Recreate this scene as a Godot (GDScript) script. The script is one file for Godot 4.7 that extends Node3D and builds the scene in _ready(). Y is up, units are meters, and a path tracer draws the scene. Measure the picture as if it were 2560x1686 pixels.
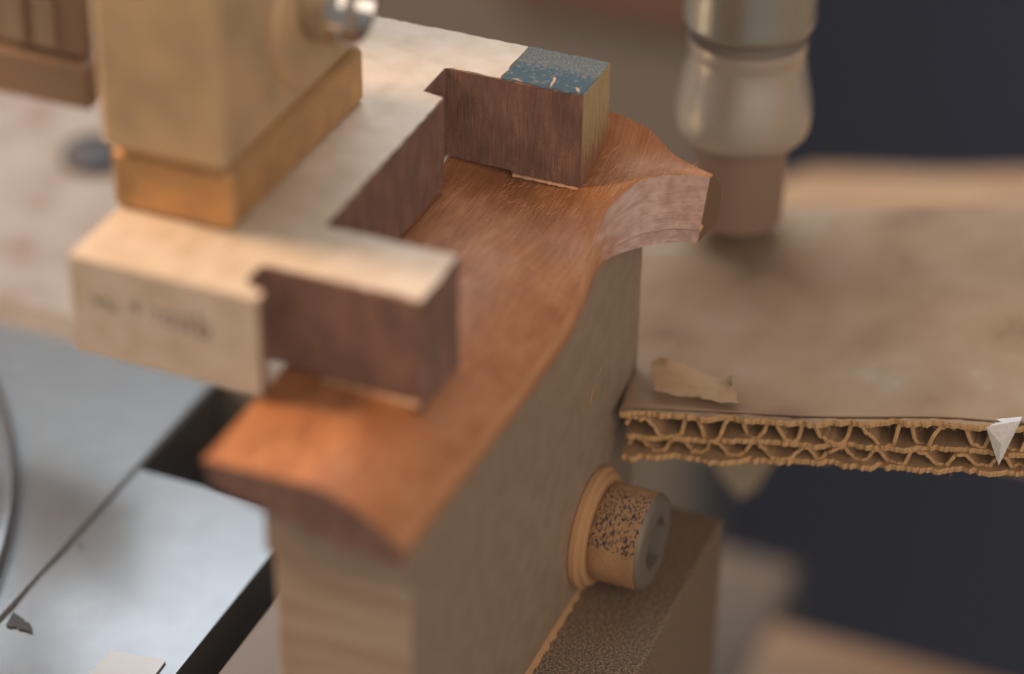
extends Node3D

# All shapes below are given in millimetres; K turns them into metres.
const K := 0.001

var M := {}            # materials
var rng := RandomNumberGenerator.new()
var taken := {}

# ------------------------------------------------------------------ helpers
func lin(r: float, g: float, b: float) -> Color:
	return Color(r, g, b).linear_to_srgb()

func new_st() -> SurfaceTool:
	var st := SurfaceTool.new()
	st.begin(Mesh.PRIMITIVE_TRIANGLES)
	return st

func vtx(st: SurfaceTool, p: Vector3, uv := Vector2.ZERO) -> void:
	st.set_uv(uv)
	st.add_vertex(p * K)

func tri(st: SurfaceTool, a: Vector3, b: Vector3, c: Vector3, ua := Vector2.ZERO, ub := Vector2.ZERO, uc := Vector2.ZERO) -> void:
	# a, b, c counter-clockwise as seen from outside; Godot wants clockwise
	vtx(st, a, ua)
	vtx(st, c, uc)
	vtx(st, b, ub)

func quad(st: SurfaceTool, a: Vector3, b: Vector3, c: Vector3, d: Vector3) -> void:
	tri(st, a, b, c, Vector2(0, 0), Vector2(1, 0), Vector2(1, 1))
	tri(st, a, c, d, Vector2(0, 0), Vector2(1, 1), Vector2(0, 1))

func numbered(called: String) -> String:
	if not taken.has(called):
		taken[called] = 0
		return called
	taken[called] += 1
	return "%s_%03d" % [called, taken[called]]

func obj(called: String, st: SurfaceTool, m: Material, parent: Node = null) -> MeshInstance3D:
	st.generate_normals()
	var o := MeshInstance3D.new()
	o.mesh = st.commit()
	o.material_override = m
	o.cast_shadow = GeometryInstance3D.SHADOW_CASTING_SETTING_ON
	if parent == null:
		o.name = numbered(called)
		add_child(o)
	else:
		o.name = called
		parent.add_child(o, true)
	return o

func tag(o: Node, label: String, category: String, group := "") -> void:
	o.set_meta("label", label)
	o.set_meta("category", category)
	if group != "":
		o.set_meta("group", group)

func structure(o: Node) -> void:
	o.set_meta("kind", "structure")

func thing(called: String, label: String, category: String, group := "") -> Node3D:
	var o := Node3D.new()
	o.name = numbered(called)
	add_child(o)
	tag(o, label, category, group)
	return o

# a box with chamfered edges
func cbox(st: SurfaceTool, lo: Vector3, hi: Vector3, c := 0.3) -> void:
	st.set_smooth_group(-1)
	var mid := (lo + hi) / 2.0
	var h := (hi - lo) / 2.0
	c = minf(c, minf(h.x, minf(h.y, h.z)) * 0.9)
	var ax := [Vector3(1, 0, 0), Vector3(0, 1, 0), Vector3(0, 0, 1)]
	for i in 3:
		var u: Vector3 = ax[(i + 1) % 3]
		var v: Vector3 = ax[(i + 2) % 3]
		var n: Vector3 = ax[i]
		var hu: float = u.dot(h) - c
		var hv: float = v.dot(h) - c
		var hn: float = n.dot(h)
		for s in [-1.0, 1.0]:
			var o: Vector3 = mid + n * (s * hn)
			if s > 0:
				quad(st, o - u * hu - v * hv, o + u * hu - v * hv, o + u * hu + v * hv, o - u * hu + v * hv)
			else:
				quad(st, o - u * hu - v * hv, o - u * hu + v * hv, o + u * hu + v * hv, o + u * hu - v * hv)
		# chamfers along axis u... edges parallel to n
		for su in [-1.0, 1.0]:
			for sv in [-1.0, 1.0]:
				var a: Vector3 = mid + u * (su * (hu + c)) + v * (sv * hv)
				var b: Vector3 = mid + u * (su * hu) + v * (sv * (hv + c))
				var e: Vector3 = n * (hn - c)
				if su * sv > 0:
					quad(st, a - e, b - e, b + e, a + e)
				else:
					quad(st, a - e, a + e, b + e, b - e)
	for sx in [-1.0, 1.0]:
		for sy in [-1.0, 1.0]:
			for sz in [-1.0, 1.0]:
				var p := mid + Vector3(sx * (h.x - c), sy * (h.y - c), sz * (h.z - c))
				var a := p + Vector3(sx * c, 0, 0)
				var b := p + Vector3(0, sy * c, 0)
				var d := p + Vector3(0, 0, sz * c)
				if sx * sy * sz > 0:
					tri(st, a, b, d)
				else:
					tri(st, a, d, b)

# extrude a polygon; map turns (u, v, w) into space, w from w0 to w1
func extrude(st: SurfaceTool, poly: PackedVector2Array, w0: float, w1: float, axis: String) -> void:
	st.set_smooth_group(-1)
	var f := func(p: Vector2, w: float) -> Vector3:
		if axis == "y":
			return Vector3(p.x, w, p.y)
		elif axis == "z":
			return Vector3(p.x, p.y, w)
		return Vector3(w, p.y, p.x)   # axis x: poly holds (z, y)
	var ccw := not Geometry2D.is_polygon_clockwise(poly)
	var flip := (axis == "y") or (axis == "x")
	var idx := Geometry2D.triangulate_polygon(poly)
	for k in range(0, idx.size(), 3):
		var a := poly[idx[k]]
		var b := poly[idx[k + 1]]
		var c := poly[idx[k + 2]]
		var pos := (b - a).cross(c - a) > 0.0
		if pos == flip:
			var t := b
			b = c
			c = t
		tri(st, f.call(a, w1), f.call(b, w1), f.call(c, w1), a * 0.01, b * 0.01, c * 0.01)
		tri(st, f.call(a, w0), f.call(c, w0), f.call(b, w0), a * 0.01, c * 0.01, b * 0.01)
	var n := poly.size()
	for k in n:
		var a := poly[k]
		var b := poly[(k + 1) % n]
		if ccw == flip:
			var t := a
			a = b
			b = t
		quad(st, f.call(a, w0), f.call(b, w0), f.call(b, w1), f.call(a, w1))

# lathe: profile of (radius, height) round an axis from base along dir
func lathe(st: SurfaceTool, base: Vector3, dir: Vector3, profile: Array, seg := 64, smooth := true, uv_len := 1.0) -> void:
	var w := dir.normalized()
	var u := w.cross(Vector3(0, 0, 1))
	if u.length() < 0.1:
		u = w.cross(Vector3(1, 0, 0))
	u = u.normalized()
	var v := w.cross(u)
	st.set_smooth_group(0 if smooth else -1)
	for k in profile.size() - 1:
		var p0: Vector2 = profile[k]
		var p1: Vector2 = profile[k + 1]
		for i in seg:
			var a0 := TAU * i / seg
			var a1 := TAU * (i + 1) / seg
			var d0 := u * cos(a0) + v * sin(a0)
			var d1 := u * cos(a1) + v * sin(a1)
			var A := base + d0 * p0.x + w * p0.y
			var B := base + d1 * p0.x + w * p0.y
			var C := base + d1 * p1.x + w * p1.y
			var D := base + d0 * p1.x + w * p1.y
			var ua := Vector2(float(i) / seg, p0.y / uv_len)
			var ub := Vector2(float(i + 1) / seg, p0.y / uv_len)
			var uc := Vector2(float(i + 1) / seg, p1.y / uv_len)
			var ud := Vector2(float(i) / seg, p1.y / uv_len)
			if p0.x > 1e-5:
				tri(st, A, B, C, ua, ub, uc)
			if p1.x > 1e-5:
				tri(st, A, C, D, ua, uc, ud)

func grid(st: SurfaceTool, rows: Array, flip := false, group := 0, us := 1.0, vs := 1.0) -> void:
	st.set_smooth_group(group)
	for i in rows.size() - 1:
		var r0: PackedVector3Array = rows[i]
		var r1: PackedVector3Array = rows[i + 1]
		for j in r0.size() - 1:
			var fu := float(j) / (r0.size() - 1) * us
			var fu1 := float(j + 1) / (r0.size() - 1) * us
			var fv := float(i) / (rows.size() - 1) * vs
			var fv1 := float(i + 1) / (rows.size() - 1) * vs
			if flip:
				tri(st, r0[j], r1[j + 1], r0[j + 1], Vector2(fu, fv), Vector2(fu1, fv1), Vector2(fu1, fv))
				tri(st, r0[j], r1[j], r1[j + 1], Vector2(fu, fv), Vector2(fu, fv1), Vector2(fu1, fv1))
			else:
				tri(st, r0[j], r0[j + 1], r1[j + 1], Vector2(fu, fv), Vector2(fu1, fv), Vector2(fu1, fv1))
				tri(st, r0[j], r1[j + 1], r1[j], Vector2(fu, fv), Vector2(fu1, fv1), Vector2(fu, fv1))

# a bent strand or wire with a square cross-section
func strand(st: SurfaceTool, pts: PackedVector3Array, r: float) -> void:
	st.set_smooth_group(0)
	var rings := []
	for k in pts.size():
		var t := (pts[mini(k + 1, pts.size() - 1)] - pts[maxi(k - 1, 0)]).normalized()
		var u := t.cross(Vector3(0.31, 0.9, 0.2)).normalized()
		var v := t.cross(u)
		var rr := r * (0.25 if k == pts.size() - 1 else 1.0)
		rings.append(PackedVector3Array([pts[k] + u * rr, pts[k] + v * rr, pts[k] - u * rr, pts[k] - v * rr, pts[k] + u * rr]))
	grid(st, rings, true)

func catmull(a: Array, t: float) -> Vector3:
	var n := a.size()
	var i := clampi(int(floor(t)), 0, n - 2)
	var f := t - i
	var p0: Vector3 = a[maxi(i - 1, 0)]
	var p1: Vector3 = a[i]
	var p2: Vector3 = a[i + 1]
	var p3: Vector3 = a[mini(i + 2, n - 1)]
	return p1.cubic_interpolate(p2, p0, p3, f)

func fnum(a: Array, t: float) -> float:
	var i := clampi(int(floor(t)), 0, a.size() - 2)
	return lerpf(a[i], a[i + 1], t - i)

# ragged polyline between two points, the way paint or paper breaks off
func ragged(a: Vector2, b: Vector2, step: float, amount: float) -> PackedVector2Array:
	var out := PackedVector2Array()
	var n := maxi(1, int(a.distance_to(b) / step))
	var side := (b - a).orthogonal().normalized()
	for k in n:
		var p := a.lerp(b, float(k) / n)
		if k > 0:
			p += side * rng.randf_range(-amount, amount)
		out.append(p)
	return out

# ------------------------------------------------------------------ materials
func noise_tex(size: int, freq: float, stops: Array, seed_: int, octaves := 4, stretch := Vector2.ONE, normal := false, strength := 4.0) -> Texture2D:
	# stops: [[offset, Color], ...]; stretch squeezes the pattern into streaks
	var n := FastNoiseLite.new()
	n.seed = seed_
	n.noise_type = FastNoiseLite.TYPE_SIMPLEX_SMOOTH
	n.frequency = freq
	n.fractal_octaves = octaves
	var raw := n.get_seamless_image(maxi(16, int(size * stretch.x)), maxi(16, int(size * stretch.y)), false, false, 0.15, true)
	raw.convert(Image.FORMAT_RGB8)
	raw.resize(size, size, Image.INTERPOLATE_CUBIC)
	var img := Image.create(size, size, false, Image.FORMAT_RGB8)
	var g := Gradient.new()
	var off := PackedFloat32Array()
	var col := PackedColorArray()
	for s in stops:
		off.append(s[0])
		col.append(s[1])
	g.offsets = off
	g.colors = col
	for y in size:
		for x in size:
			img.set_pixel(x, y, g.sample(raw.get_pixel(x, y).r))
	if normal:
		img.bump_map_to_normal_map(strength)
	img.generate_mipmaps()
	return ImageTexture.create_from_image(img)

func mat(called: String, c: Color, rough := 0.7, metal := 0.0, spec := 0.5) -> StandardMaterial3D:
	var m := StandardMaterial3D.new()
	m.resource_name = called
	m.albedo_color = c
	m.roughness = rough
	m.metallic = metal
	m.metallic_specular = spec
	M[called] = m
	return m

func textured(called: String, t: Texture2D, per_mm: Vector3, rough := 0.7, metal := 0.0, bump: Texture2D = null, bump_mm := 0.1) -> StandardMaterial3D:
	var m := mat(called, Color.WHITE, rough, metal)
	m.albedo_texture = t
	m.uv1_triplanar = true
	m.uv1_world_triplanar = true
	m.uv1_scale = per_mm * 1000.0
	if bump:
		m.heightmap_enabled = true
		m.heightmap_texture = bump
		m.heightmap_scale = bump_mm * 0.1
	return m

func make_materials() -> void:
	var W := Color.WHITE
	var grey_noise := noise_tex(256, 0.05, [[0.0, Color.BLACK], [1.0, W]], 3, 4)
	var fine_noise := noise_tex(256, 0.16, [[0.0, Color.BLACK], [1.0, W]], 5, 3)
	# cream paint on the outside of the wooden blank
	textured("cream_paint", noise_tex(256, 0.03, [[0.1, lin(0.52, 0.415, 0.30)], [0.5, lin(0.59, 0.485, 0.37)], [0.9, lin(0.63, 0.53, 0.425)]], 11), Vector3.ONE / 40.0, 0.45, 0.0, fine_noise, 0.012)
	# bare cut faces of the blank: dark red-brown wood, grain upright
	var cut := textured("cut_wood", grain_tex(Color(0.125, 0.068, 0.054), Color(0.205, 0.113, 0.086), Color(0.33, 0.185, 0.12), 21), Vector3.ONE / 26.0, 0.75)
	cut.metallic_specular = 0.35
	# the milled workpiece: orange-brown wood with streaks
	var mw := textured("milled_wood", grain_tex(Color(0.22, 0.078, 0.03), Color(0.375, 0.145, 0.053), Color(0.54, 0.265, 0.12), 31), Vector3.ONE / 30.0, 0.52)
	mw.metallic_specular = 0.4
	sawn_wall()
	prong_side()
	textured("end_grain", noise_tex(256, 0.14, [[0.1, lin(0.13, 0.065, 0.03)], [0.9, lin(0.26, 0.14, 0.07)]], 35, 3), Vector3.ONE / 8.0, 0.85)
	mat("fibre", lin(0.62, 0.36, 0.17), 0.6)
	mat("glue", lin(0.60, 0.36, 0.20), 0.6)
	mat("ink", lin(0.10, 0.09, 0.08), 0.7)
	# fixture steel under a coat of wood dust
	textured("dusty_steel", noise_tex(1024, 0.012, [[0.05, lin(0.285, 0.205, 0.14)], [0.5, lin(0.315, 0.232, 0.162)], [0.95, lin(0.345, 0.262, 0.19)]], 41, 6), Vector3.ONE / 55.0, 0.5, 0.1)
	textured("dusty_ledge", noise_tex(512, 0.08, [[0.3, lin(0.05, 0.045, 0.045)], [0.5, lin(0.17, 0.12, 0.08)], [0.62, lin(0.32, 0.195, 0.10)], [0.9, lin(0.42, 0.26, 0.13)]], 43, 5), Vector3.ONE / 16.0, 0.8, 0.0, fine_noise, 0.02)
	textured("lit_front_bands", noise_tex(256, 0.04, [[0.1, lin(0.31, 0.215, 0.142)], [0.5, lin(0.37, 0.272, 0.188)], [0.9, lin(0.43, 0.335, 0.245)]], 45, 3, Vector2(0.15, 1.0)), Vector3.ONE / 55.0, 0.7)  # horizontal bands, paler overall: light on the front put into the colour
	mat("dust", lin(0.46, 0.26, 0.115), 0.9)
	# brass clamp
	textured("dull_brass", noise_tex(256, 0.02, [[0.1, lin(0.45, 0.32, 0.185)], [0.45, lin(0.53, 0.365, 0.20)], [0.8, lin(0.58, 0.40, 0.22)]], 51, 4), Vector3.ONE / 45.0, 0.5, 0.3)
	textured("foot_brass", noise_tex(256, 0.03, [[0.1, lin(0.42, 0.25, 0.115)], [0.5, lin(0.52, 0.295, 0.12)], [0.9, lin(0.58, 0.33, 0.135)]], 52, 4), Vector3.ONE / 45.0, 0.42, 0.5)
	mat("polished_steel", lin(0.62, 0.60, 0.57), 0.16, 1.0)
	mat("dark_steel", lin(0.05, 0.05, 0.055), 0.45, 0.6)
	mat("hex_steel", lin(0.36, 0.33, 0.29), 0.38, 0.8)
	# machine table
	textured("table_metal", noise_tex(256, 0.03, [[0.2, lin(0.275, 0.295, 0.305)], [0.8, lin(0.295, 0.315, 0.325)]], 61, 4), Vector3.ONE / 50.0, 0.23, 0.85)
	textured("stained_plate", noise_tex(256, 0.022, [[0.15, lin(0.18, 0.13, 0.105)], [0.35, lin(0.21, 0.19, 0.17)], [0.6, lin(0.23, 0.215, 0.195)], [0.9, lin(0.25, 0.235, 0.215)]], 62, 3), Vector3.ONE / 80.0, 0.7)
	mat("slot_black", lin(0.018, 0.017, 0.018), 0.7)
	# cardboard
	textured("cardboard", noise_tex(512, 0.008, [[0.05, lin(0.215, 0.125, 0.07)], [0.3, lin(0.29, 0.185, 0.105)], [0.55, lin(0.325, 0.213, 0.125)], [0.75, lin(0.345, 0.237, 0.147)], [0.97, lin(0.385, 0.305, 0.22)]], 71, 5), Vector3.ONE / 75.0, 0.9)
	textured("torn_paper", noise_tex(256, 0.1, [[0.1, lin(0.46, 0.265, 0.11)], [0.5, lin(0.58, 0.345, 0.15)], [0.9, lin(0.66, 0.42, 0.20)]], 73, 4), Vector3.ONE / 9.0, 0.95, 0.0, fine_noise, 0.12)
	mat("flap_paper", lin(0.42, 0.265, 0.145), 0.9)
	mat("inner_paper", lin(0.36, 0.22, 0.108), 0.95)
	textured("white_tape", noise_tex(256, 0.07, [[0.1, lin(0.52, 0.42, 0.35)], [0.25, lin(0.66, 0.64, 0.61)], [0.9, lin(0.72, 0.71, 0.69)]], 75, 4), Vector3.ONE / 8.0, 0.6)
	# spindle
	mat("nickel", lin(0.42, 0.42, 0.37), 0.34, 0.8)
	mat("spindle_nickel", lin(0.56, 0.50, 0.42), 0.33, 0.6)
	mat("worn_nickel", lin(0.31, 0.26, 0.21), 0.38, 0.6)
	mat("copper_tube", lin(0.30, 0.205, 0.145), 0.5, 0.3)
	mat("tape_grey", lin(0.40, 0.42, 0.43), 0.3, 0.5)
	mat("housing_brown", lin(0.17, 0.14, 0.115), 0.6)
	mat("brown_panel", lin(0.16, 0.142, 0.12), 0.6)
	mat("navy_panel", lin(0.022, 0.038, 0.082), 0.8)
	mat("red_panel", lin(0.13, 0.06, 0.04), 0.6)
	mat("bench", lin(0.33, 0.22, 0.14), 0.8)
	mat("bracket_brown", lin(0.30, 0.185, 0.105), 0.6)
	mat("rib_shaded", lin(0.17, 0.16, 0.16), 0.5, 0.3)  # darker copy of the table metal, shade of the plate in its colour
	mat("dusty_rim", lin(0.19, 0.155, 0.115), 0.55, 0.35)
	mat("dark_frame", lin(0.068, 0.063, 0.06), 0.8)
	mat("grey_paper", lin(0.36, 0.30, 0.245), 0.8)
	mat("pad_tan", lin(0.37, 0.255, 0.155), 0.6)
	mat("cream_plastic", lin(0.40, 0.32, 0.22), 0.6)
	mat("floor_grey", lin(0.115, 0.095, 0.078), 0.8)
	mat("grey_metal", lin(0.22, 0.18, 0.145), 0.7)

func layer(size: int, freq: float, seed_: int, octaves: int, sx: float, sy: float) -> Image:
	var n := FastNoiseLite.new()
	n.seed = seed_
	n.frequency = freq
	n.fractal_octaves = octaves
	n.noise_type = FastNoiseLite.TYPE_SIMPLEX_SMOOTH
	var raw := n.get_seamless_image(maxi(16, int(size * sx)), maxi(16, int(size * sy)), false, false, 0.15, true)
	raw.convert(Image.FORMAT_RGB8)
	raw.resize(size, size, Image.INTERPOLATE_CUBIC)
	return raw

# long grain lines, pores and broad tone changes of milled hardwood
func grain_tex(dark: Color, mid: Color, pale: Color, seed_: int) -> Texture2D:
	var size := 1024
	var lines := layer(size, 0.09, seed_, 4, 1.0, 0.05)
	var fine := layer(size, 0.20, seed_ + 1, 3, 1.0, 0.22)
	var broad := layer(size, 0.006, seed_ + 2, 3, 1.0, 0.5)
	var img := Image.create(size, size, false, Image.FORMAT_RGB8)
	for y in size:
		for x in size:
			var l := lines.get_pixel(x, y).r
			var f := fine.get_pixel(x, y).r
			var b := broad.get_pixel(x, y).r
			var v := 0.5 + (l - 0.5) * 0.75 + (f - 0.5) * 0.6 + (b - 0.5) * 0.55
			var c := dark.lerp(mid, clampf(v * 2.0, 0.0, 1.0)) if v < 0.5 else mid.lerp(pale, clampf(v * 2.0 - 1.0, 0.0, 1.0))
			if f < 0.26:
				c = c.lerp(dark, 0.55)
			img.set_pixel(x, y, c.linear_to_srgb())
	img.generate_mipmaps()
	return ImageTexture.create_from_image(img)

# freshly sawn wall of the workpiece: fine lines along the cut, a saw step near the lower edge
func sawn_wall() -> void:
	var n := FastNoiseLite.new()
	n.seed = 33
	n.frequency = 0.05
	n.fractal_octaves = 4
	var img := Image.create(256, 1024, false, Image.FORMAT_RGB8)
	for y in 1024:
		for x in 256:
			var streak := n.get_noise_2d(x * 3.0, y * 0.10)
			var patch := n.get_noise_2d(x * 0.35 + 700.0, y * 0.25)
			var grain := n.get_noise_2d(x * 9.0, y * 7.0 + 300.0)
			var low := smoothstep(0.80, 0.82, x / 255.0 + patch * 0.02)
			var v := 0.5 + streak * 0.45 + patch * 0.7 + grain * (0.25 + 0.45 * low) - low * 0.12
			var c := Color(0.33, 0.195, 0.155).lerp(Color(0.56, 0.375, 0.305), clampf(v, 0.0, 1.0))
			var milled := Color(0.33, 0.135, 0.05).lerp(Color(0.45, 0.20, 0.085), clampf(v, 0.0, 1.0))
			c = milled.lerp(c, smoothstep(0.42, 0.62, y / 1023.0 + patch * 0.08 + streak * 0.05))
			if y > 560 and absf(x / 255.0 - 0.81 + patch * 0.02) < 0.008:
				c = c.lerp(Color(0.20, 0.11, 0.075), 0.7)
			img.set_pixel(x, y, c.linear_to_srgb())
	img.generate_mipmaps()
	var m := mat("sawn_wood", Color.WHITE, 0.6)
	m.albedo_texture = ImageTexture.create_from_image(img)

# outer face of the far prong: pale paint above, worn through to brown wood in upright streaks below
func prong_side() -> void:
	var n := FastNoiseLite.new()
	n.seed = 36
	n.frequency = 0.05
	n.fractal_octaves = 4
	var img := Image.create(256, 256, false, Image.FORMAT_RGB8)
	for y in 256:
		for x in 256:
			var streak := n.get_noise_2d(x * 1.8, y * 0.16)
			var fine := n.get_noise_2d(x * 4.0, y * 2.0 + 90.0)
			var k := smoothstep(-0.12, 0.12, streak * 0.9 + fine * 0.35 + (y / 255.0 - 0.66) * 1.6)
			var paint := Color(0.34, 0.245, 0.115).lerp(Color(0.50, 0.375, 0.19), clampf(0.5 + streak + fine * 0.5, 0, 1))
			var wood := Color(0.21, 0.10, 0.055).lerp(Color(0.30, 0.15, 0.08), clampf(0.5 + streak + fine, 0, 1))
			img.set_pixel(x, y, paint.lerp(wood, k).linear_to_srgb())
	img.generate_mipmaps()
	var m := mat("side_paint", Color.WHITE, 0.6)
	m.albedo_texture = ImageTexture.create_from_image(img)

# blue paint: solid towards one side, worn through to speckles on the other
func blue_paint() -> StandardMaterial3D:
	var n := FastNoiseLite.new()
	n.seed = 81
	n.frequency = 0.16
	n.fractal_octaves = 3
	var n2 := FastNoiseLite.new()
	n2.seed = 82
	n2.frequency = 0.03
	var img := Image.create(256, 256, false, Image.FORMAT_RGB8)
	for y in 256:
		for x in 256:
			var v := n.get_noise_2d(x, y)
			var w := n2.get_noise_2d(x, y)
			var worn := 1.0 - smoothstep(0.35, 0.62, y / 255.0 + w * 0.25)    # image top = rear of the prong
			var blue := Color(0.062, 0.108, 0.132).lerp(Color(0.03, 0.064, 0.088), clampf(v * 1.5 + 0.5, 0, 1))
			var bare := Color(0.30, 0.235, 0.16).lerp(Color(0.19, 0.17, 0.14), clampf(w * 2.0 + 0.5, 0, 1))
			var k := smoothstep(0.0, 0.25, v + worn * 0.40 - 0.36)
			k = maxf(k, smoothstep(0.30, 0.38, w + v * 0.2) * 0.9)
			var c := blue.lerp(bare, clampf(k, 0, 1))
			img.set_pixel(x, y, c.linear_to_srgb())
	img.generate_mipmaps()
	var m := mat("blue_paint", Color.WHITE, 0.75, 0.0, 0.3)
	m.albedo_texture = ImageTexture.create_from_image(img)
	return m

# wood dust caked on the bolt head, pitted so that dark steel shows
func pitted_dust() -> StandardMaterial3D:
	var n := FastNoiseLite.new()
	n.seed = 91
	n.frequency = 0.055
	n.fractal_octaves = 3
	var n2 := FastNoiseLite.new()
	n2.seed = 92
	n2.frequency = 0.012
	var w := 1024
	var h := 256
	var img := Image.create(w, h, false, Image.FORMAT_RGB8)
	for y in h:
		for x in w:
			var a := TAU * x / w
			var v := n.get_noise_3d(cos(a) * w / TAU, sin(a) * w / TAU, y * 1.5)
			var big := n2.get_noise_3d(cos(a) * w / TAU, sin(a) * w / TAU, y)
			# PIT_CENTRE: the pitted patch sits round this turn of the head
			var d := absf(wrapf(x / float(w) - PIT_AT, -0.5, 0.5))
			var zone := 1.0 - smoothstep(0.09, 0.17, d + big * 0.03)
			var k := smoothstep(0.07, 0.16, v - (1.0 - zone) * 0.6)
			var c := Color(0.37, 0.20, 0.088).lerp(Color(0.46, 0.265, 0.125), clampf(big + v + 0.5, 0, 1))
			c = c.lerp(Color(0.035, 0.035, 0.045), k)
			img.set_pixel(x, y, c.linear_to_srgb())
	img.generate_mipmaps()
	var m := mat("pitted_dust", Color.WHITE, 0.85)
	m.albedo_texture = ImageTexture.create_from_image(img)
	return m

const PIT_AT := 0.585

# ------------------------------------------------------------------ the scene
func _ready() -> void:
	rng.seed = 7
	set_camera_and_light()
	make_materials()
	build_table()
	build_backdrop()
	build_fixture()
	build_bolt()
	build_workpiece()
	build_blank()
	build_clamp()
	build_left_parts()
	build_cardboard()
	build_spindle()
	build_under()

func set_camera_and_light() -> void:
	var cam := Camera3D.new()
	cam.name = "camera"
	var at := CameraAttributesPhysical.new()
	at.frustum_focal_length = 92.66
	at.frustum_near = 0.02
	at.frustum_far = 8.0
	at.exposure_aperture = 6.8
	at.frustum_focus_distance = 0.3245
	at.auto_exposure_enabled = false
	cam.attributes = at
	add_child(cam)
	cam.transform = Transform3D(Basis(Vector3(0.923939, 0.012001, -0.382352), Vector3(-0.219598, 0.835055, -0.504441), Vector3(0.313231, 0.550036, 0.774175)).orthonormalized(), Vector3(97.684, 162.748, 263.358) * K)
	cam.current = true
	cam.far = 8.0

	var e := Environment.new()
	e.background_mode = Environment.BG_COLOR
	e.background_color = lin(0.235, 0.22, 0.21)
	e.tonemap_mode = Environment.TONE_MAPPER_LINEAR
	e.tonemap_exposure = 1.0
	e.sdfgi_enabled = true
	e.ssao_enabled = true
	e.ssil_enabled = true
	# thin haze added to lift the dark tones
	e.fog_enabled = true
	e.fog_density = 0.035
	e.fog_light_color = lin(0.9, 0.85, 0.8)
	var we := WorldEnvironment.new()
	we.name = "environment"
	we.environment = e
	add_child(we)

	# warm workshop lamp to the left of the clamp
	area("warm_lamp", Vector3(-560, 480, 115), Vector3(-10, 0, 25), Vector2(0.22, 0.22), lin(1.0, 0.665, 0.42), 0.86)
	# cool window high behind the machine, mirrored in the near part of the table
	area("cool_window", Vector3(-311, 780, -415), Vector3(-30, -52, 20), Vector2(1.0, 0.7), lin(0.86, 0.92, 1.0), 0.95)
	# soft daylight from the open side of the workshop
	area("room_window", Vector3(450, 300, 420), Vector3(5, -20, 20), Vector2(0.7, 0.5), lin(1.0, 0.82, 0.68), 0.22)

func area(called: String, from: Vector3, to: Vector3, size: Vector2, c: Color, energy: float) -> void:
	var l := AreaLight3D.new()
	l.name = called
	l.area_size = size
	l.light_color = c
	l.light_energy = energy
	l.shadow_enabled = true
	l.area_range = 4.0
	add_child(l)
	l.look_at_from_position(from * K, to * K, Vector3.UP)

func build_table() -> void:
	# slotted machine table, its top at y = -52
	var t := Node3D.new()
	t.name = "machine_table"
	add_child(t)
	structure(t)
	var st := new_st()
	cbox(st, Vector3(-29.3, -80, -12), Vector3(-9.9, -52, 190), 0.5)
	obj("table_rib", st, M.rib_shaded, t)
	st = new_st()
	cbox(st, Vector3(-9.88, -80, -9), Vector3(19.0, -52, 190), 0.3)
	obj("table_rib", st, M.dusty_ledge, t)
	st = new_st()
	cbox(st, Vector3(-150, -80, -12), Vector3(-59.6, -52, 190), 0.5)
	obj("table_rib", st, M.table_metal, t)
	st = new_st()
	cbox(st, Vector3(-59.6, -80, -12), Vector3(-29.3, -66, 190), 0.2)
	obj("slot_floor", st, M.slot_black, t)
	# stained plate behind it
	st = new_st()
	cbox(st, Vector3(-320, -80, -82), Vector3(-30, -50, -12.2), 3.0)
	var p := obj("stained_plate", st, M.stained_plate)
	structure(p)

	# strip that fills most of the slot
	var s := thing("slot_strip", "pale metal strip lying in the table slot, black gap along one edge", "metal strip")
	var poly := PackedVector2Array([Vector2(-34.0, 190), Vector2(-34.0, 12.9), Vector2(-36, 12.6), Vector2(-59.3, 12.6)])
	poly.append_array(ragged(Vector2(-59.3, 12.6), Vector2(-59.25, 60), 3.5, 0.16))
	poly.append(Vector2(-59.25, 190))
	st = new_st()
	extrude(st, poly, -65.9, -52.1, "y")
	obj("strip", st, M.table_metal, s)
	# ragged burrs on the strip's edge
	for b in [[-57.6, 47.8, 3.2, 1.5], [-58.4, 31.0, 1.2, 0.9]]:
		st = new_st()
		extrude(st, ragged(Vector2(b[0] - b[2] * 0.4, b[1] - b[3]), Vector2(b[0] + b[2], b[1] + b[3] * 0.4), 0.5, 0.35) + ragged(Vector2(b[0] + b[2], b[1] + b[3] * 0.8), Vector2(b[0] - b[2] * 0.4, b[1] + b[3] * 0.7), 0.6, 0.3), -52.0, -51.85, "y")
		obj("burr", st, M.dark_steel, s)
	# end of a strip of tape
	st = new_st()
	var tp := ragged(Vector2(-43.5, 48.0), Vector2(-35.2, 47.0), 0.9, 0.18)
	tp.append_array(PackedVector2Array([Vector2(-35.0, 90), Vector2(-44.5, 90)]))
	extrude(st, tp, -52.05, -51.75, "y")
	var tape := obj("tape_end", st, M.tape_grey)
	tag(tape, "white tape end stuck on the pale metal slot strip", "tape")

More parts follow.
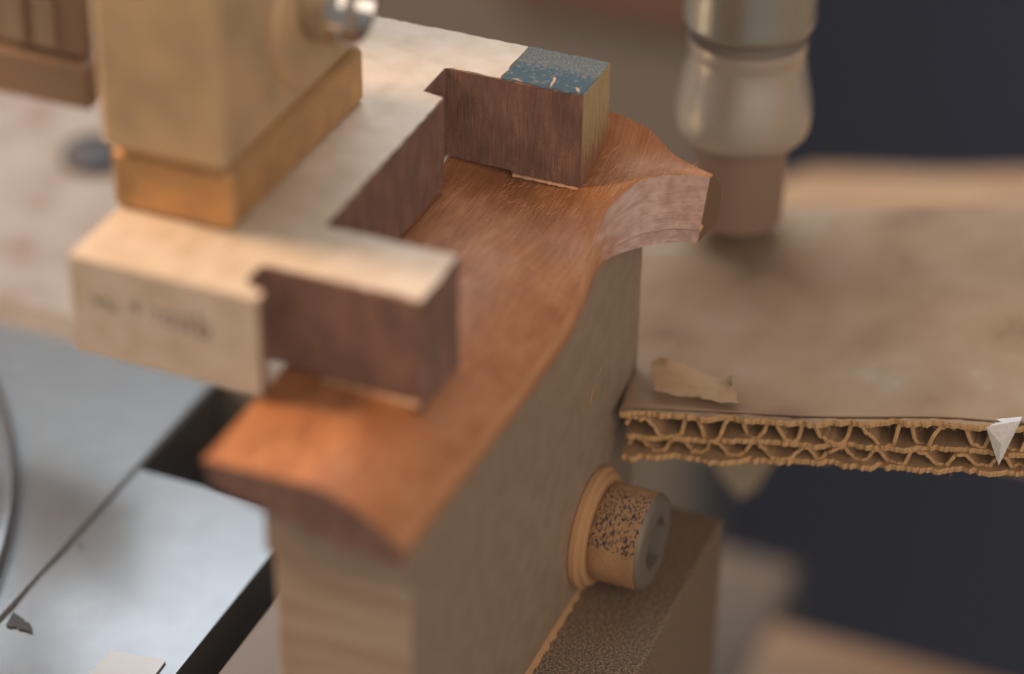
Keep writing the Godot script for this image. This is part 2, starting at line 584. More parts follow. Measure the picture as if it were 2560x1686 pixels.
func build_backdrop() -> void:
	var c := thing("brown_cabinet", "grey-brown machine cabinet standing behind the wooden blank", "cabinet")
	var st := new_st()
	cbox(st, Vector3(-420, -420, -330), Vector3(-76, 120, -300), 2.0)
	obj("cabinet_side", st, M.brown_panel, c)
	st = new_st()
	cbox(st, Vector3(-135, -131.5, -299.9), Vector3(-78, -110, -294), 1.0)
	obj("red_trim", st, M.red_panel, c)
	st = new_st()
	cbox(st, Vector3(-200, -420, -420), Vector3(420, 160, -400), 2.0)
	var o := obj("navy_cabinet", st, M.navy_panel)
	tag(o, "dark navy cabinet standing far behind the cardboard sheet", "cabinet")
	st = new_st()
	cbox(st, Vector3(-2, -180, -119), Vector3(300, -160, 60), 1.0)
	o = obj("low_floor", st, M.bench)
	structure(o)
	st = new_st()
	cbox(st, Vector3(-90, -184, -140), Vector3(-2.2, -162, 60), 1.0)
	o = obj("grey_floor", st, M.floor_grey)
	structure(o)

func build_fixture() -> void:
	var f := thing("fixture_plate", "upright dust-coated steel fixture plate carrying the orange wooden workpiece", "fixture")
	# body: outline seen from the side, (z, y)
	var st := new_st()
	extrude(st, PackedVector2Array([Vector2(-6, -51.95), Vector2(65.2, -51.95), Vector2(65.2, -12.4), Vector2(20, -12.4), Vector2(20, -8.0), Vector2(17, -6.95), Vector2(10.5, -4.15), Vector2(-6, -4.0)]), -9.6, 6.5, "x")
	obj("plate_body", st, M.dusty_steel, f)
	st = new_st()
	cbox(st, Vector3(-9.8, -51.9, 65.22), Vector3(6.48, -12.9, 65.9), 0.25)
	obj("lit_front_skin", st, M.lit_front_bands, f)  # added skin over the plate front, light on that face painted as paler tone
	# cap under the workpiece, a little proud of the body at the front
	st = new_st()
	extrude(st, PackedVector2Array([Vector2(-10.4, -12.38), Vector2(6.5, -12.38), Vector2(6.5, -8.6), Vector2(5.0, -7.55), Vector2(-5, -6.5), Vector2(-10.4, -5.3)]), 20.02, 66.6, "z")
	obj("plate_cap", st, M.dusty_steel, f)
	# dust gathered along the foot
	st = new_st()
	st.set_smooth_group(0)
	var rows := []
	for k in 61:
		var z := lerpf(-5.0, 66.0, k / 60.0)
		var w := 0.35 + 0.18 * sin(k * 2.7) + 0.12 * sin(k * 6.1)
		rows.append(PackedVector3Array([Vector3(6.45, -51.4 + w * 0.2, z), Vector3(6.5 + w * 0.5, -51.65, z), Vector3(6.5 + w * 1.3, -51.97, z)]))
	grid(st, rows)
	obj("dust_line", st, M.dust, f)
	# two small scratches
	for q in [[Vector3(6.52, -21.2, 10.6), Vector3(6.52, -24.6, 11.6)], [Vector3(6.52, -20.0, 8.0), Vector3(6.52, -20.9, 8.5)]]:
		st = new_st()
		strand(st, PackedVector3Array([q[0], (q[0] + q[1]) / 2.0 + Vector3(0, 0, 0.2), q[1]]), 0.09)
		obj("burr", st, M.dust, f)

func build_bolt() -> void:
	var c := Vector3(6.52, -43.6, 10.2)
	var X := Vector3(1, 0, 0)
	var st := new_st()
	lathe(st, c, X, [Vector2(4.5, 0), Vector2(8.05, 0), Vector2(8.2, 0.2), Vector2(8.2, 0.95), Vector2(7.95, 1.15), Vector2(7.7, 1.2), Vector2(7.6, 1.45), Vector2(7.55, 1.75), Vector2(7.3, 1.95), Vector2(4.5, 1.95)], 72, false)
	var w := obj("washer", st, M.dust)
	tag(w, "orange dust-coated round washer under the socket bolt head", "washer")
	var b := thing("socket_bolt", "socket head bolt caked in pitted orange wood dust, screwed into the steel plate", "bolt")
	var B := c + X * 1.97
	var pd := pitted_dust()
	st = new_st()
	lathe(st, B, X, [Vector2(6.2, 0), Vector2(6.5, 0.25), Vector2(6.5, 2.0), Vector2(6.5, 4.0), Vector2(6.5, 6.35)], 96, true, 6.35)
	obj("head_side", st, pd, b)
	# rim and end face with its hexagon socket
	st = new_st()
	lathe(st, B, X, [Vector2(6.5, 6.35), Vector2(6.42, 6.6), Vector2(6.25, 6.85), Vector2(5.95, 7.02), Vector2(5.5, 7.12)], 96)
	obj("head_rim", st, M.dusty_rim, b)
	st = new_st()
	st.set_smooth_group(-1)
	var wl := new_st()
	wl.set_smooth_group(-1)
	var r_in := 3.9
	var rim := 5.5
	for k in 96:
		var a0 := TAU * k / 96.0
		var a1 := TAU * (k + 1) / 96.0
		var h0 := r_in * cos(PI / 6.0) / cos(wrapf(a0, 0.0, PI / 3.0) - PI / 6.0)
		var h1 := r_in * cos(PI / 6.0) / cos(wrapf(a1 - 1e-4, 0.0, PI / 3.0) - PI / 6.0)
		var o0 := Vector3(0, sin(a0), cos(a0))
		var o1 := Vector3(0, sin(a1), cos(a1))
		var F := B + X * 7.12
		var D := B + X * 3.2
		quad(st, F + o0 * rim, F + o0 * h0, F + o1 * h1, F + o1 * rim)
		quad(wl, F + o0 * h0, D + o0 * h0, D + o1 * h1, F + o1 * h1)
		tri(wl, D + o0 * h0, D, D + o1 * h1)
	var so := obj("socket", st, M.worn_nickel, b)
	obj("hex_wall", wl, M.hex_steel, so)
	# dust piled inside the socket
	st = new_st()
	lathe(st, B + X * 3.25 + Vector3(0, -0.9, -0.2), Vector3(1, 0.25, 0), [Vector2(2.2, 0), Vector2(1.9, 0.5), Vector2(1.1, 0.9), Vector2(0.0, 1.1)], 24)
	obj("dust_plug", st, M.dust, so)

func build_workpiece() -> void:
	var L := [Vector3(-16, 0, 69.2), Vector3(-16, 0, 45), Vector3(-16.4, 0, 25), Vector3(-16.8, 0, 17), Vector3(-17.4, 0.1, 7), Vector3(-17.0, 1.2, -5), Vector3(-6, 5.4, -10.4), Vector3(4, 5.2, -10.0), Vector3(9.8, 3.1, -7.6), Vector3(15.8, 3.4, -4.4)]
	var E := [Vector3(6.0, -4.9, 68.4), Vector3(6.5, -5.3, 45), Vector3(6.5, -5.3, 25), Vector3(6.2, -4.2, 17), Vector3(5.3, -2.0, 10.5), Vector3(5.3, 0.6, 6), Vector3(7.2, 2.6, 0.5), Vector3(10.0, 3.35, -1.6), Vector3(13.0, 3.6, -2.6), Vector3(15.8, 3.7, -3.1)]
	var EB := [Vector3(6.1, -8.3, 68.2), Vector3(6.45, -8.5, 45), Vector3(6.5, -8.5, 25), Vector3(6.6, -6.9, 17), Vector3(6.65, -4.0, 10.5), Vector3(7.6, -3.8, 7.0), Vector3(9.7, -3.8, 4.1), Vector3(11.8, -3.8, 2.1), Vector3(13.8, -3.75, 1.05), Vector3(15.8, -3.7, 0.5)]
	var LB := [Vector3(-15.2, -3.2, 69.0), Vector3(-15.2, -3.2, 45), Vector3(-15.5, -3.2, 25), Vector3(-15.8, -3.2, 17), Vector3(-16, -3.4, 7), Vector3(-15, -3.6, -6), Vector3(-6, -3.7, -11), Vector3(4, -4.2, -11), Vector3(10, -4.8, -9.5), Vector3(15.8, -5.1, -7.1)]
	var roll := [1.0, 1.0, 1.0, 0.85, 0.45, 0.1, 0.0, 0.0, 0.0, 0.0]
	var sag := [0.0, 0.0, 0.0, 0.0, -0.3, -1.5, -3.0, -2.3, -0.9, -0.1]
	var nv := 150
	var nu := 40
	var top := []
	var wall := []
	var back := []
	var under := []
	var n := FastNoiseLite.new()
	n.seed = 5
	n.frequency = 0.35
	for i in nv + 1:
		var t := 9.0 * i / nv
		var a := catmull(L, t)
		var b := catmull(E, t)
		var c := catmull(EB, t)
		var d := catmull(LB, t)
		var w := fnum(roll, t)
		var s := fnum(sag, t)
		var r := PackedVector3Array()
		for j in nu + 1:
			var u := float(j) / nu
			var p := a.lerp(b, u)
			var e := pow(clampf((u - 0.52) / 0.48, 0, 1), 1.8)
			p.y = lerpf(lerpf(a.y, b.y, u), lerpf(a.y, b.y, e), w) + s * 4.0 * u * (1.0 - u)
			var edge := smoothstep(0.0, 0.04, u) * smoothstep(0.0, 0.04, 1.0 - u)
			p.y += (n.get_noise_2d(p.x * 2.0, p.z * 0.8)) * 0.05 * edge
			r.append(p)
		top.append(r)
		var q := PackedVector3Array()
		for j in 9:
			var u := j / 8.0
			var p := b.lerp(c, u)
			p.x += w * 0.95 * sin(PI * pow(u, 0.75))
			q.append(p)
		wall.append(q)
		var k := PackedVector3Array()
		var outw := smoothstep(5.0, 7.0, t)
		for j in 9:
			var u := j / 8.0
			var p := d.lerp(a, u)
			p.z -= outw * 2.6 * sin(PI * u) * (0.75 + 0.25 * cos(PI * u * 0.5))
			k.append(p)
		back.append(k)
		var g := PackedVector3Array()
		for j in 13:
			var u := j / 12.0
			var p := c.lerp(d, u)
			# the underside bellies a little at the near end
			p.y -= w * 0.4 * sin(PI * u) * smoothstep(0.0, 0.4, u)
			g.append(p)
		under.append(g)
	var o := thing("wooden_workpiece", "orange-brown milled wooden workpiece with a curved horn, lying on the steel plate", "workpiece")
	var st := new_st()
	grid(st, top, true)
	obj("top_face", st, M.milled_wood, o)
	st = new_st()
	grid(st, wall, true)
	obj("side_wall", st, M.sawn_wood, o)
	st = new_st()
	grid(st, back, true)
	grid(st, under, true)
	obj("underside", st, M.milled_wood, o)
	# end faces
	for e in [0, nv]:
		var ring := PackedVector3Array()
		ring.append_array(top[e])
		ring.append_array((wall[e] as PackedVector3Array).slice(1))
		ring.append_array((under[e] as PackedVector3Array).slice(1))
		ring.append_array((back[e] as PackedVector3Array).slice(1, 8))
		var flat := PackedVector2Array()
		for p in ring:
			flat.append(Vector2(p.x, p.y) if e == 0 else Vector2(p.z, p.y))
		var idx := Geometry2D.triangulate_polygon(flat)
		st = new_st()
		st.set_smooth_group(-1)
		for k in range(0, idx.size(), 3):
			tri(st, ring[idx[k]], ring[idx[k + 1]], ring[idx[k + 2]])
		obj("end_face", st, M.cut_wood if e == 0 else M.end_grain, o)
	# chip of pale wood left on the horn's end
	st = new_st()
	cbox(st, Vector3(15.75, -2.3, -0.9), Vector3(16.0, -1.7, 0.2), 0.12)
	obj("splinter", st, M.fibre, o)
	# raised fibres on the freshly milled top, all laid over the same way
	st = new_st()
	for k in 520:
		var i := rng.randi_range(int(nv * 0.48), int(nv * 0.93))
		var j := rng.randi_range(14, nu - 3)
		if k > 450:
			i = rng.randi_range(int(nv * 0.6), int(nv * 0.93))
		var p: Vector3 = top[i][j]
		var across := (top[i][j + 1] as Vector3) - p
		var along := (top[mini(i + 1, nv)][j] as Vector3) - p
		var nrm := along.cross(across).normalized()
		if nrm.y < 0.0:
			nrm = -nrm
		p += across * rng.randf() + along * rng.randf()
		var d := Vector3(0.4, 0.0, -0.92).rotated(Vector3.UP, rng.randf_range(-0.28, 0.28))
		d = (d - nrm * d.dot(nrm)).normalized()
		var side := d.cross(nrm)
		var len := rng.randf_range(0.5, 2.2)
		var bend := rng.randf_range(-0.15, 0.15)
		strand(st, PackedVector3Array([p - nrm * 0.02, p + d * len * 0.5 + nrm * rng.randf_range(0.01, 0.06) + side * len * bend, p + d * len + nrm * rng.randf_range(-0.02, 0.09)]), rng.randf_range(0.015, 0.036))
	var fz := obj("wood_fibres", st, M.fibre, o)
	fz.set_meta("kind", "stuff")

func film(called: String, poly: PackedVector2Array, y: float, thick: float, m: Material, parent: Node) -> MeshInstance3D:
	var st := new_st()
	extrude(st, poly, y, y + thick, "y")
	return obj(called, st, m, parent)

func build_blank() -> void:
	var b := thing("wooden_blank", "cream-painted C-shaped wooden block with dark cut faces, clamped under the brass post", "wooden block")
	var y0 := 0.75
	var y1 := 13.05
	# bar
	var st := new_st()
	extrude(st, PackedVector2Array([Vector2(-38.2, 56.9), Vector2(-38.2, -9.4), Vector2(-18.22, -9.4), Vector2(-18.22, 6.9), Vector2(-15.2, 7.5), Vector2(-15.2, 50.4), Vector2(-17.9, 50.6), Vector2(-18.0, 53.6), Vector2(-17.4, 54.6), Vector2(-15.2, 55.4), Vector2(-15.2, 56.9)]), y0, y1, "y")
	obj("bar", st, M.cut_wood, b)
	# far prong, a step cut under its inner end
	st = new_st()
	extrude(st, PackedVector2Array([Vector2(-18.2, 0.75), Vector2(-9.3, 0.55), Vector2(-9.2, -0.5), Vector2(0, -0.5), Vector2(0, y1), Vector2(-18.2, y1)]), -9.4, 0.0, "z")
	var far := obj("prong", st, M.cut_wood, b)
	# near prong
	st = new_st()
	extrude(st, PackedVector2Array([Vector2(-15.18, 0.75), Vector2(-11.2, 0.55), Vector2(-11.1, -1.2), Vector2(1.0, -1.2), Vector2(1.0, y1), Vector2(-15.18, y1)]), 40.2, 50.5, "z")
	var near := obj("prong", st, M.cut_wood, b)
	# paint on top of the bar and prongs, chipped along the cut edges
	var P := PackedVector2Array()
	P.append_array(PackedVector2Array([Vector2(-38.25, 57.0), Vector2(-38.25, -9.45)]))
	P.append_array(ragged(Vector2(-38.2, -9.4), Vector2(-11.0, -9.4), 0.8, 0.12))
	P.append_array(ragged(Vector2(-11.0, -9.4), Vector2(-11.0, -0.15), 0.8, 0.14))
	P.append_array(ragged(Vector2(-11.0, -0.15), Vector2(-18.1, -0.25), 0.7, 0.2))
	P.append_array(PackedVector2Array([Vector2(-18.3, 0.2), Vector2(-18.3, 6.8), Vector2(-15.35, 7.4)]))
	P.append_array(ragged(Vector2(-15.35, 7.5), Vector2(-15.35, 40.0), 0.9, 0.12))
	P.append_array(ragged(Vector2(-15.2, 40.3), Vector2(0.9, 40.3), 0.9, 0.12))
	P.append_array(ragged(Vector2(0.9, 40.3), Vector2(0.9, 50.1), 0.9, 0.12))
	P.append_array(ragged(Vector2(0.9, 50.1), Vector2(-17.6, 50.2), 0.8, 0.3))
	P.append_array(PackedVector2Array([Vector2(-18.05, 50.6), Vector2(-18.15, 53.5), Vector2(-17.5, 54.7), Vector2(-15.2, 55.5), Vector2(-15.15, 57.0)]))
	film("paint_coat", P, y1 + 0.01, 0.12, M.cream_paint, b)
	# painted end and outer flank of the bar
	st = new_st()
	cbox(st, Vector3(-38.25, y0, 56.9), Vector3(-15.2, y1, 57.05), 0.05)
	var pe := obj("painted_end", st, M.cream_paint, b)
	st = new_st()
	cbox(st, Vector3(-38.4, y0, -9.4), Vector3(-38.22, y1, 57.0), 0.05)
	obj("painted_flank", st, M.cream_paint, b)
	# blue paint on the far prong
	var bp := blue_paint()
	var Q := PackedVector2Array()
	Q.append_array(ragged(Vector2(-10.9, -9.45), Vector2(0.0, -9.45), 0.35, 0.16))
	Q.append_array(ragged(Vector2(0.0, -9.4), Vector2(0.0, -0.1), 0.6, 0.06))
	Q.append_array(ragged(Vector2(-0.05, -0.1), Vector2(-10.8, -0.15), 0.45, 0.28))
	Q.append_array(ragged(Vector2(-10.8, -0.15), Vector2(-10.9, -9.45), 0.6, 0.1))
	st = new_st()
	st.set_smooth_group(-1)
	var idx := Geometry2D.triangulate_polygon(Q)
	for k in range(0, idx.size(), 3):
		var pp := []
		for q in [0, 1, 2]:
			pp.append(Q[idx[k + q]])
		if (pp[1] - pp[0]).cross(pp[2] - pp[0]) > 0.0:
			pp = [pp[0], pp[2], pp[1]]
		var uv := []
		var v3 := []
		for p in pp:
			uv.append(Vector2((p.x + 11.0) / 11.0, (p.y + 9.5) / 9.5))
			v3.append(Vector3(p.x, y1 + 0.16, p.y))
		tri(st, v3[0], v3[1], v3[2], uv[0], uv[1], uv[2])
	for k in Q.size():
		var a := Q[k]
		var c := Q[(k + 1) % Q.size()]
		quad(st, Vector3(c.x, y1, c.y), Vector3(a.x, y1, a.y), Vector3(a.x, y1 + 0.16, a.y), Vector3(c.x, y1 + 0.16, c.y))
	var bl := obj("blue_patch", st, bp, far)
	bl.set_meta("label", "worn blue paint on top of the far prong")
	for ch in [[-4.9, -3.0, -4.5, -0.2, 0.22], [-1.6, -1.5, -0.9, -0.5, 0.35], [-9.6, -0.7, -8.2, -0.2, 0.2]]:
		st = new_st()
		var cp := ragged(Vector2(ch[0], ch[1]), Vector2(ch[2], ch[3]), 0.4, 0.1)
		cp.append_array(ragged(Vector2(ch[2] + ch[4], ch[3]), Vector2(ch[0] + ch[4], ch[1] - 0.1), 0.4, 0.1))
		extrude(st, cp, y1 + 0.15, y1 + 0.19, "y")
		obj("bare_chip", st, M.glue, far)
	# pale paint left on the outer face of the far prong, broken off at the bottom
	st = new_st()
	st.set_smooth_group(-1)
	var sa := Vector3(0.06, y1 + 0.1, -0.08)
	var sb := Vector3(0.06, y1 + 0.1, -9.42)
	var sd := Vector3(0.06, -0.4, -9.42)
	var se := Vector3(0.06, -0.4, -0.08)
	tri(st, sa, se, sd, Vector2(0, 0), Vector2(0, 1), Vector2(1, 1))
	tri(st, sa, sd, sb, Vector2(0, 0), Vector2(1, 1), Vector2(1, 0))
	var sx := Vector3(-0.06, 0, 0)
	quad(st, sa, sb, sb + sx, sa + sx)
	quad(st, sa, sa + sx, se + sx, se)
	quad(st, sb, sd, sd + sx, sb + sx)
	obj("side_paint", st, M.side_paint, far)
	# glue squeezed out under the prongs
	for g in [[-9.0, -0.2, 0.05, 0.0, 0.12], [-11.0, 0.9, 50.6, -0.2, 0.3]]:
		st = new_st()
		var rows := []
		for k in 41:
			var u := k / 40.0
			var x := lerpf(g[0], g[1], u)
			var r: float = 0.12 + rng.randf() * 0.16 + 0.06 * sin(k * 0.9) + g[4]
			var ring := PackedVector3Array()
			for j in 7:
				var an := TAU * j / 6.0
				ring.append(Vector3(x, g[3] + sin(an) * r * 0.6, g[2] + cos(an) * r))
			rows.append(ring)
		grid(st, rows, false)
		obj("glue_bead", st, M.glue, far if g[2] < 10.0 else near)
	# hand-written mark on the painted end
	var line := [[-35.8, 8.7], [-34.9, 7.4], [-34.2, 8.6], [-33.2, 7.2], [-32.2, 8.4]]
	var marks := [line, [[-31.0, 8.4], [-29.6, 8.1]], [[-30.2, 9.6], [-30.5, 6.9]], [[-28.6, 8.9], [-27.4, 8.7], [-28.1, 6.7]], [[-26.6, 8.6], [-25.7, 8.8], [-25.6, 7.3], [-26.5, 7.1], [-26.6, 8.6]], [[-24.7, 8.7], [-23.8, 8.8], [-23.7, 7.2], [-24.6, 7.0], [-24.7, 8.7]], [[-22.6, 9.6], [-22.4, 6.6], [-21.5, 6.8], [-21.3, 8.2], [-22.4, 8.3]]]
	for m in marks:
		st = new_st()
		var pts := PackedVector3Array()
		for p in m:
			pts.append(Vector3(p[0], p[1], 57.06))
		strand(st, pts, 0.16)
		obj("pen_stroke", st, M.ink, pe)

func build_clamp() -> void:
	var c := thing("brass_post", "tall dull brass clamp post pressing down on the cream wooden block", "clamp")
	var st := new_st()
	cbox(st, Vector3(-39.3, 21.2, 11.2), Vector3(-23.8, 110, 47.3), 0.9)
	var body := obj("post_body", st, M.dull_brass, c)
	st = new_st()
	cbox(st, Vector3(-38.0, 19.6, 13), Vector3(-24.8, 21.5, 45.0), 0.1)
	obj("post_neck", st, M.dull_brass, c)
	st = new_st()
	cbox(st, Vector3(-38.9, 13.2, 11.7), Vector3(-23.8, 20.6, 46.1), 0.6)
	obj("post_foot", st, M.foot_brass, c)
	# raised boss on the flank
	st = new_st()
	lathe(st, Vector3(-23.85, 31.5, 25.5), Vector3(1, 0, 0), [Vector2(9.3, 0), Vector2(9.2, 0.5), Vector2(8.8, 0.7), Vector2(0, 0.7)], 64)
	obj("boss", st, M.dull_brass, body)
	var b := thing("clamp_screw", "shiny round-headed steel screw in the flank of the brass post", "screw")
	st = new_st()
	lathe(st, Vector3(-23.2, 33.0, 24.5), Vector3(1, 0, 0), [Vector2(4.6, 0), Vector2(5.2, 0.4), Vector2(5.3, 2.5), Vector2(5.2, 4.5), Vector2(4.9, 5.3), Vector2(4.2, 5.8), Vector2(2.9, 6.0), Vector2(2.7, 5.9), Vector2(2.5, 3.5), Vector2(0, 3.5)], 64)
	obj("screw_head", st, M.polished_steel, b)

func build_left_parts() -> void:
	# brown arm behind the post
	var a := thing("stepped_bracket", "brown stepped metal bracket standing behind the brass post", "machine part")
	var st := new_st()
	cbox(st, Vector3(-104, -13.8, -19), Vector3(-79.5, -6.5, -14.5), 0.6)
	obj("lower_ledge", st, M.bracket_brown, a)
	st = new_st()
	cbox(st, Vector3(-104, -6.4, -18.8), Vector3(-80.5, 4, -15.8), 0.6)
	obj("upper_block", st, M.bracket_brown, a)
	st = new_st()
	cbox(st, Vector3(-104, 4.1, -18.6), Vector3(-98, 40.1, -16.0), 0.4)
	obj("neck", st, M.bracket_brown, a)
	st = new_st()
	cbox(st, Vector3(-140, 40, -28), Vector3(-62, 130, 10), 1.0)
	obj("added_shade_block", st, M.bracket_brown, a)  # unseen block added above the bracket to keep the lamp off the far end
	for k in 2:
		st = new_st()
		cbox(st, Vector3(-88.0 - 5.0 * k, -5.2, -15.8), Vector3(-84.5 - 5.0 * k, 2.5, -14.8), 0.4)
		obj("pale_pad", st, M.pad_tan, a)
	# large disc at the edge of the table
	var d := thing("round_disc", "pale grey metal disc lying on the table beside the slot", "disc")
	st = new_st()
	lathe(st, Vector3(-157.5, -52, 74.5), Vector3(0, 1, 0), [Vector2(99.5, 0.0), Vector2(99.6, 1.2), Vector2(99.2, 1.9), Vector2(98.4, 2.2), Vector2(0, 2.2)], 128)
	obj("disc_plate", st, M.table_metal, d)
	# flat dark disc set at a dark round spot on the stained plate
	var p := thing("dark_disc", "dark round disc lying on the stained plate behind the post", "plug")
	st = new_st()
	lathe(st, Vector3(-107, -50, -58), Vector3(0, 1, 0), [Vector2(5.5, 0), Vector2(5.5, 1.6), Vector2(4.8, 2.2), Vector2(0, 2.2)], 40)
	obj("dark_disc_cap", st, M.dark_steel, p)

# ---- cardboard
var card_o := Vector3(9.3, -28.9, 3.9)
var card_u := Vector3.ZERO
var card_w := Vector3.ZERO
var card_n := Vector3.ZERO

func on_card(u: float, v: float, w: float) -> Vector3:
	# u along the torn edge, v up from the top face, w away from the viewer
	return card_o + card_u * u + card_n * v + card_w * w

func sheet(st: SurfaceTool, edge: SurfaceTool, curve: Callable, u0: float, u1: float, nu: int, thick: float, front: Callable, depth: float, skew := 0.0) -> void:
	# a sheet whose section is curve(u) -> v, with a torn front edge
	var up := []
	var dn := []
	var face := []
	for k in 7:
		up.append(PackedVector3Array())
		dn.append(PackedVector3Array())
	for i in nu + 1:
		var u := lerpf(u0, u1, float(i) / nu)
		var v: float = curve.call(u)
		var slope: float = (curve.call(u + 0.05) - curve.call(u - 0.05)) / 0.1
		var nn := Vector2(-slope, 1.0).normalized() * thick * 0.5
		var f: float = front.call(u)
		for k in 7:
			var w := f + (depth - f) * pow(k / 6.0, 2.0)
			(up[k] as PackedVector3Array)
			up[k].append(on_card(u + nn.x + skew * (w - f), v + nn.y, w))
			dn[k].append(on_card(u - nn.x + skew * (w - f), v - nn.y, w))
		face.append(PackedVector3Array([on_card(u - nn.x, v - nn.y, f), on_card(u - nn.x * 0.3, v - nn.y * 0.3, f - thick * 0.1 - rng.randf() * 0.04), on_card(u + nn.x * 0.4, v + nn.y * 0.4, f - thick * 0.08 - rng.randf() * 0.05), on_card(u + nn.x, v + nn.y, f)]))
	grid(st, up, false, 0)
	grid(st, dn, true, 0)
	grid(edge, face, true, 0)

func build_cardboard() -> void:
	card_u = (Vector3(57.8, -23.2, -4.3) - card_o).normalized()
	card_w = Vector3(card_u.z, 0, -card_u.x).normalized()
	card_n = card_w.cross(card_u).normalized()
	if card_n.y < 0:
		card_n = -card_n
	var c := thing("cardboard_sheet", "brown double-wall corrugated cardboard with a torn edge showing its flutes", "cardboard")
	var n := FastNoiseLite.new()
	n.seed = 9
	n.frequency = 0.16
	n.fractal_octaves = 4
	var bow := func(u: float) -> float:
		return 0.55 * exp(-pow((u - 40.0) / 8.0, 2.0)) - 0.25 * exp(-pow((u - 22.0) / 6.0, 2.0))
	var y_mid := -4.05
	var y_bot := -6.6
	var tear := func(amp: float, base: float, s: float) -> Callable:
		return func(u: float) -> float:
			return base + n.get_noise_2d(u * 1.0, s) * amp + n.get_noise_2d(u * 6.0, s + 40.0) * amp * 0.3
	var st := new_st()
	var ed := new_st()
	sheet(st, ed, func(u): return bow.call(u) - 0.4 + 0.14 * n.get_noise_2d(u * 2.0, 3.0), -1.5, 58, 520, 0.9, tear.call(1.1, 0.3, 1.0), 40.0)
	obj("torn_edge", ed, M.torn_paper, obj("top_liner", st, M.cardboard, c))
	st = new_st()
	ed = new_st()
	sheet(st, ed, func(u): return y_mid + 0.35 * bow.call(u) + 0.18 * n.get_noise_2d(u * 2.0, 13.0), -1.0, 58, 520, 0.8, tear.call(1.0, 0.5, 11.0), 40.0)
	obj("torn_edge", ed, M.torn_paper, obj("middle_liner", st, M.inner_paper, c))
	st = new_st()
	ed = new_st()
	sheet(st, ed, func(u): return y_bot + 0.25 * n.get_noise_2d(u * 1.6, 23.0), -1.5, 58, 520, 0.8, tear.call(1.6, 0.0, 21.0), 40.0)
	obj("torn_edge", ed, M.torn_paper, obj("bottom_liner", st, M.inner_paper, c))
	# two fluted layers
	st = new_st()
	ed = new_st()
	sheet(st, ed, func(u):
		var ph: float = u * TAU / 5.6 + n.get_noise_2d(u * 0.9, 33.0) * 2.4
		var s := sin(ph)
		var k: float = clampf(s * 1.5, -1.0, 1.0) * 0.6 + s * 0.4
		var lo: float = y_mid + 0.35 * bow.call(u) + 0.38
		var hi: float = bow.call(u) - 0.72
		return lerpf(lo, hi, 0.5 + 0.5 * k), -0.8, 58, 640, 0.5, tear.call(1.5, 0.6, 31.0), 40.0, 0.05)
	obj("torn_edge", ed, M.torn_paper, obj("flute", st, M.inner_paper, c))
	st = new_st()
	ed = new_st()
	sheet(st, ed, func(u):
		var ph: float = u * TAU / 5.2 + 1.1 + n.get_noise_2d(u * 0.9, 53.0) * 2.4
		var s := sin(ph)
		var k: float = clampf(s * 1.5, -1.0, 1.0) * 0.6 + s * 0.4
		return lerpf(y_bot + 0.46, y_mid - 0.34 + 0.3 * bow.call(u), 0.5 + 0.5 * k), -0.8, 58, 640, 0.46, tear.call(1.5, 0.6, 51.0), 40.0, 0.05)
	obj("torn_edge", ed, M.torn_paper, obj("flute", st, M.inner_paper, c))
	# printed outer face lying on the top liner, reaching back past the fixture
	st = new_st()
	var rows := []
	for i in 60:
		var r := PackedVector3Array()
		for j in 90:
			var w := 0.55 + pow(i / 59.0, 1.6) * 185.0
			var u0 := -1.2 - smoothstep(11.0, 20.0, w) * 22.0 + smoothstep(44.0, 66.0, w) * 20.0
			var u := lerpf(u0, 130.0, j / 89.0)
			var f := w
			if i == 0:
				f += n.get_noise_2d(u * 1.5, 71.0) * 0.5 + 0.5
			r.append(on_card(u, bow.call(u) + 0.2 + 0.6 * absf(n.get_noise_2d(u * 0.02, w * 0.02)) * smoothstep(0.0, 15.0, w) - 0.49 * maxf(0.0, w - 50.0) * smoothstep(50.0, 66.0, w), f))
		rows.append(r)
	grid(st, rows, false)
	obj("outer_face", st, M.cardboard, c)
	# a flap of liner torn up near the plate
	st = new_st()
	rows = []
	for i in 10:
		var r := PackedVector3Array()
		for j in 14:
			var u := lerpf(2.4, 13.5, j / 13.0) - i * 0.10
			var w := lerpf(1.4, 5.6, i / 9.0) + (1.0 - j / 13.0) * 1.6
			var lift := 0.75 + 0.5 * sin(j / 13.0 * 2.6) + 2.8 * pow(i / 9.0, 1.2) * (0.6 + 0.4 * sin(j * 0.5)) + 0.9 * pow(1.0 - j / 13.0, 4.0)
			var rag := 0.5 * n.get_noise_2d(u * 4.0, w * 4.0) + 0.3 * n.get_noise_2d(u * 11.0, w * 11.0)
			r.append(on_card(u + rag, lift + 0.4 * n.get_noise_2d(u * 1.2, w * 1.2 + 50.0), w + rag))
		rows.append(r)
	grid(st, rows, false)
	obj("torn_flap", st, M.flap_paper, c)
	# fold of outer paper hanging from the lower edge
	st = new_st()
	rows = []
	for i in 6:
		var r := PackedVector3Array()
		for j in 10:
			r.append(on_card(34.0 + j * 0.75 + i * 0.25, y_bot - 0.35 - 0.22 * i * sin(PI * j / 9.0) * (1.0 + 0.3 * j / 9.0), 1.0 + i * 0.15))
		rows.append(r)
	grid(st, rows, false)
	obj("hanging_shred", st, M.torn_paper, c)
	# loose paper fibres along the tear
	st = new_st()
	for k in 260:
		var u := rng.randf_range(6.0, 57.0)
		var v: float = [-0.3, y_mid, y_bot, -0.1][k % 4]
		var p := on_card(u, v + rng.randf_range(-0.3, 0.3), rng.randf_range(-0.3, 0.5))
		var d := Vector3(rng.randf_range(-1, 1), rng.randf_range(-0.8, 0.8), rng.randf_range(0.0, 0.9)).normalized()
		var l := rng.randf_range(0.3, 1.0)
		strand(st, PackedVector3Array([p, p + d * l * 0.5 + Vector3(0, rng.randf_range(-0.1, 0.1), 0), p + d * l]), 0.022)
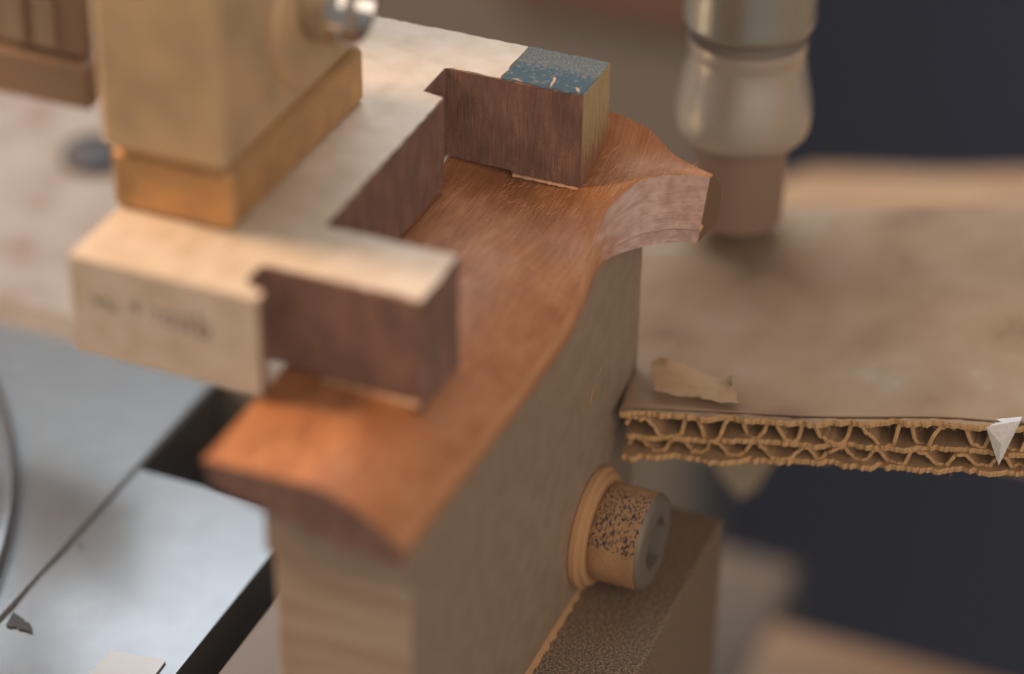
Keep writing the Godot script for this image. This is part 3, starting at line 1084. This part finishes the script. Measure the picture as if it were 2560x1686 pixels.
	var fz := obj("paper_fibres", st, M.torn_paper, c)
	fz.set_meta("kind", "stuff")
	# triangular scrap of white tape folded over the edge
	var t := thing("tape_scrap", "white triangular tape scrap folded over the torn cardboard edge", "tape")
	st = new_st()
	st.set_smooth_group(-1)
	var a := on_card(44.9, 0.15, 0.2)
	var b := on_card(49.2, 1.2, 0.2)
	var d := on_card(46.6, -4.7, -1.2)
	var m := on_card(46.9, -1.6, -1.0)
	var bk := card_w * 0.18
	tri(st, a, m, b)
	tri(st, a, d, m)
	tri(st, m, d, b)
	tri(st, a + bk, b + bk, m + bk)
	tri(st, a + bk, m + bk, d + bk)
	tri(st, m + bk, b + bk, d + bk)
	quad(st, a, a + bk, d + bk, d)
	quad(st, d, d + bk, b + bk, b)
	quad(st, b, b + bk, a + bk, a)
	obj("folded_corner", st, M.white_tape, t)
	st = new_st()
	quad(st, a + bk * 0.5, b + bk * 0.5, on_card(49.3, 0.9, 1.6), on_card(44.4, 0.3, 1.3))
	quad(st, a + bk * 0.5 - card_n * 0.15, on_card(44.4, 0.15, 1.3), on_card(49.3, 0.75, 1.6), b + bk * 0.5 - card_n * 0.15)
	obj("stuck_end", st, M.white_tape, t)
func build_spindle() -> void:
	var s := thing("turned_spindle", "turned nickel spindle with flared collar standing on the cardboard", "spindle")
	var b := Vector3(8.0, -22.2, -42)
	var Y := Vector3(0, 1, 0)
	var st := new_st()
	lathe(st, b, Y, [Vector2(6.4, -2.0), Vector2(6.5, 4), Vector2(6.5, 11.5)], 64)
	obj("lower_tube", st, M.copper_tube, s)
	st = new_st()
	lathe(st, b, Y, [Vector2(6.5, 11.2), Vector2(8.6, 11.5), Vector2(9.0, 12.0), Vector2(9.3, 13.0), Vector2(9.45, 14.5), Vector2(9.2, 17), Vector2(8.5, 20.5), Vector2(8.1, 22.6), Vector2(8.0, 24.0), Vector2(8.15, 24.3), Vector2(8.15, 26.0)], 96)
	obj("flared_collar", st, M.spindle_nickel, s)
	st = new_st()
	lathe(st, b, Y, [Vector2(8.15, 26.0), Vector2(7.8, 26.4), Vector2(7.8, 27.8)], 96)
	obj("groove", st, M.housing_brown, s)
	st = new_st()
	lathe(st, b, Y, [Vector2(7.8, 27.8), Vector2(8.7, 28.1), Vector2(9.0, 28.6), Vector2(9.1, 29.4), Vector2(9.0, 30.6), Vector2(9.05, 32), Vector2(9.05, 90)], 96)
	obj("upper_shaft", st, M.nickel, s)

func build_under() -> void:
	var f := thing("support_rail", "grey rail carrying the cardboard sheet from below", "rail")
	var st := new_st()
	cbox(st, Vector3(-4, -50, -52), Vector3(300, -40, -30), 1.0)
	obj("rail_bar", st, M.grey_metal, f)
	var t := thing("cream_wedge", "small cream wedge fixed in the dark under the cardboard", "wedge")
	st = new_st()
	extrude(st, PackedVector2Array([Vector2(4.5, -50.1), Vector2(4.5, -70), Vector2(7, -74), Vector2(10.2, -77.5), Vector2(12.6, -75), Vector2(14.8, -70), Vector2(14.8, -50.1)]), -52, -47, "z")
	obj("wedge_body", st, M.cream_plastic, t)
